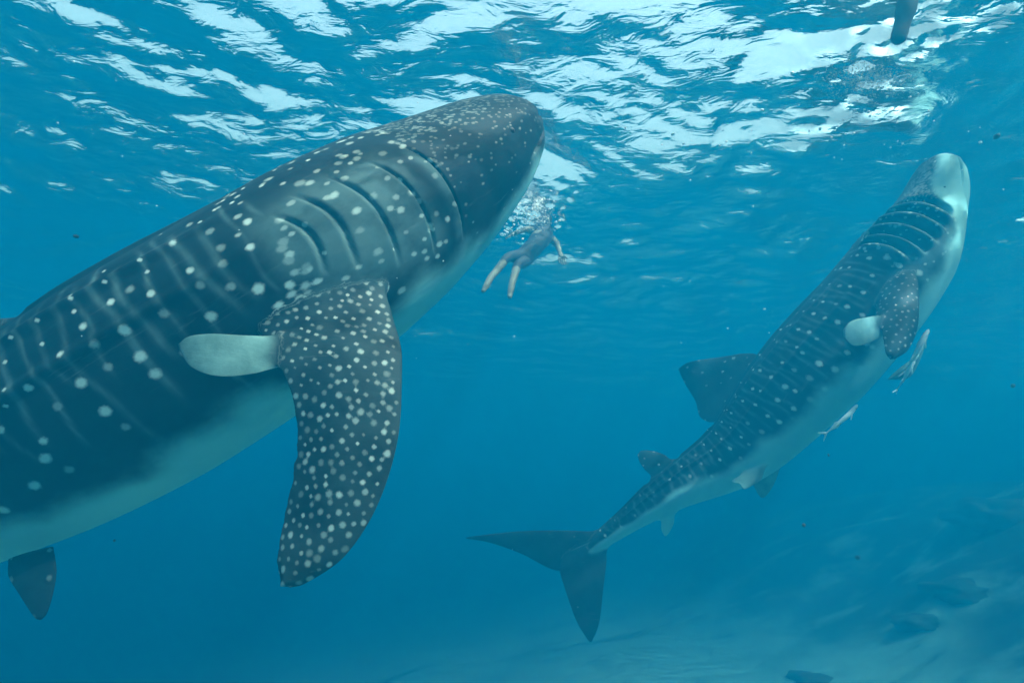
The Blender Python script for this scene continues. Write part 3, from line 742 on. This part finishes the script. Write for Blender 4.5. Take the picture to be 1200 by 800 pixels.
# ------------------------------------------------------------------ bubbles, specks, reef rocks
def blobs(name, pts, radii, mat, seg=(8, 6), stretch=None):
    bm = bmesh.new()
    for i, (p, r_) in enumerate(zip(pts, radii)):
        g = bmesh.ops.create_icosphere(bm, subdivisions=1, radius=r_)
        s_ = Vector((random.uniform(.6, 1.5), random.uniform(.6, 1.5), random.uniform(.6, 1.2)))
        for vv in g['verts']: vv.co = Vector([a * b for a, b in zip(vv.co, s_)]) + Vector(p)
    me = bpy.data.meshes.new(name); bm.to_mesh(me); bm.free(); me.polygons.foreach_set('use_smooth', [True] * len(me.polygons))
    return link(name, me, mat)
m_bub = skin_mat('white_bubbles', (.75, .78, .78), (.85, .86, .86), .3)
m_speck = skin_mat('dark_speck', (.03, .03, .03), (.07, .06, .05))
pts, rad = [], []
for _ in range(150):
    px = random.gauss(1010, 110); py = random.uniform(70, 190); z = random.uniform(3.4, 5.0)
    p = P(px, py, z)
    if p[2] < SURF - .15: pts.append(p); rad.append(random.uniform(.004, .011))
for _ in range(90):
    px = random.uniform(40, 1180); py = random.uniform(60, 420); z = random.uniform(1.5, 4.5)
    p = P(px, py, z)
    if p[2] < SURF - .2: pts.append(p); rad.append(random.uniform(.0015, .004))
tag(blobs('bubbles', pts, rad, m_bub), 'small white bubbles and food bits drifting below the surface', 'bubbles', kind='stuff')
pts, rad = [], []
for _ in range(260):
    pts.append(P(random.gauss(622, 15), random.gauss(254, 9), random.uniform(5.15, 5.4))); rad.append(random.uniform(.003, .012))
for _ in range(14):
    pts.append(P(random.gauss(596, 5), random.gauss(271, 3), 5.2)); rad.append(random.uniform(.006, .016))
pts = [p for p in pts]
tag(blobs('bubbles', pts, rad, m_bub), 'white froth of bubbles kicked up around the swimmer', 'bubbles', kind='stuff')
pts, rad = [], []
for _ in range(900):
    p = P(random.gauss(1018, 26), random.gauss(92, 11), random.gauss(3.35, .12))
    if p[2] < SURF - .05: pts.append(p); rad.append(random.uniform(.0018, .0045))
tag(blobs('bait_cloud', pts, rad, skin_mat('bait', (.30, .34, .33), (.45, .5, .48))), 'murky cloud of fine food particles drifting beside the dipping pole', 'particles', kind='stuff')
spk = [(89, 277, 2.6, .010), (1168, 160, 3.5, .016), (942, 615, 3.0, .010), (971, 533, 3.2, .010), (134, 633, 2.4, .006), (1187, 452, 3.5, .012), (1005, 653, 5.0, .02)]
tag(blobs('drifting_specks', [P(a, b, c) for a, b, c, _ in spk], [d for *_, d in spk], m_speck), 'few dark specks drifting in the open water', 'specks', kind='stuff')

m_rock, N, out, t = material('reef_rock')
tc = N('ShaderNodeTexCoord').outputs['Object']
n1 = N('ShaderNodeTexNoise', Vector=tc, Scale=4.0, Detail=6.0).outputs['Fac']
pb = N('ShaderNodeBsdfPrincipled', Roughness=.9); t.links.new(ramp(N, n1, [(.3, (.06, .06, .04)), (.7, (.16, .15, .10))]), pb.inputs['Base Color']); t.links.new(pb.outputs[0], out.inputs[0])
def rock(px, py, r_, seed, label):
    d = Vector(P(px, py, 1.0)).normalized(); h = bed_tree.ray_cast(Vector((0, 0, 0)), d)
    if h[0] is None: return
    bm = bmesh.new(); bmesh.ops.create_icosphere(bm, subdivisions=4, radius=r_)
    for v_ in bm.verts:
        q = v_.co / r_
        v_.co *= 1 + .45 * mnoise.noise(q * 1.4 + Vector((seed, 0, 0))) + .22 * mnoise.noise(q * 3.4 + Vector((0, seed, 0))) + .1 * mnoise.noise(q * 8)
        v_.co.z *= .45
    me = bpy.data.meshes.new('reef_rock'); bm.to_mesh(me); bm.free(); me.polygons.foreach_set('use_smooth', [True] * len(me.polygons))
    o = link('reef_rock', me, m_rock); o.location = h[0] + Vector((0, 0, -.12 * r_)); tag(o, label, 'rock', 'dark coral rocks on the reef slope')
for i, (a, b, c, lab) in enumerate([(1080, 728, .34, 'low dim coral rock at the lower edge of the reef slope'), (1125, 690, .45, 'broad dim coral rock halfway up the reef slope'), (1160, 600, .7, 'large shadowy coral head high on the reef slope'), (952, 797, .34, 'small dark rock on pale sand apart from the reef')]):
    rock(a, b, c, i * 3.1, lab)
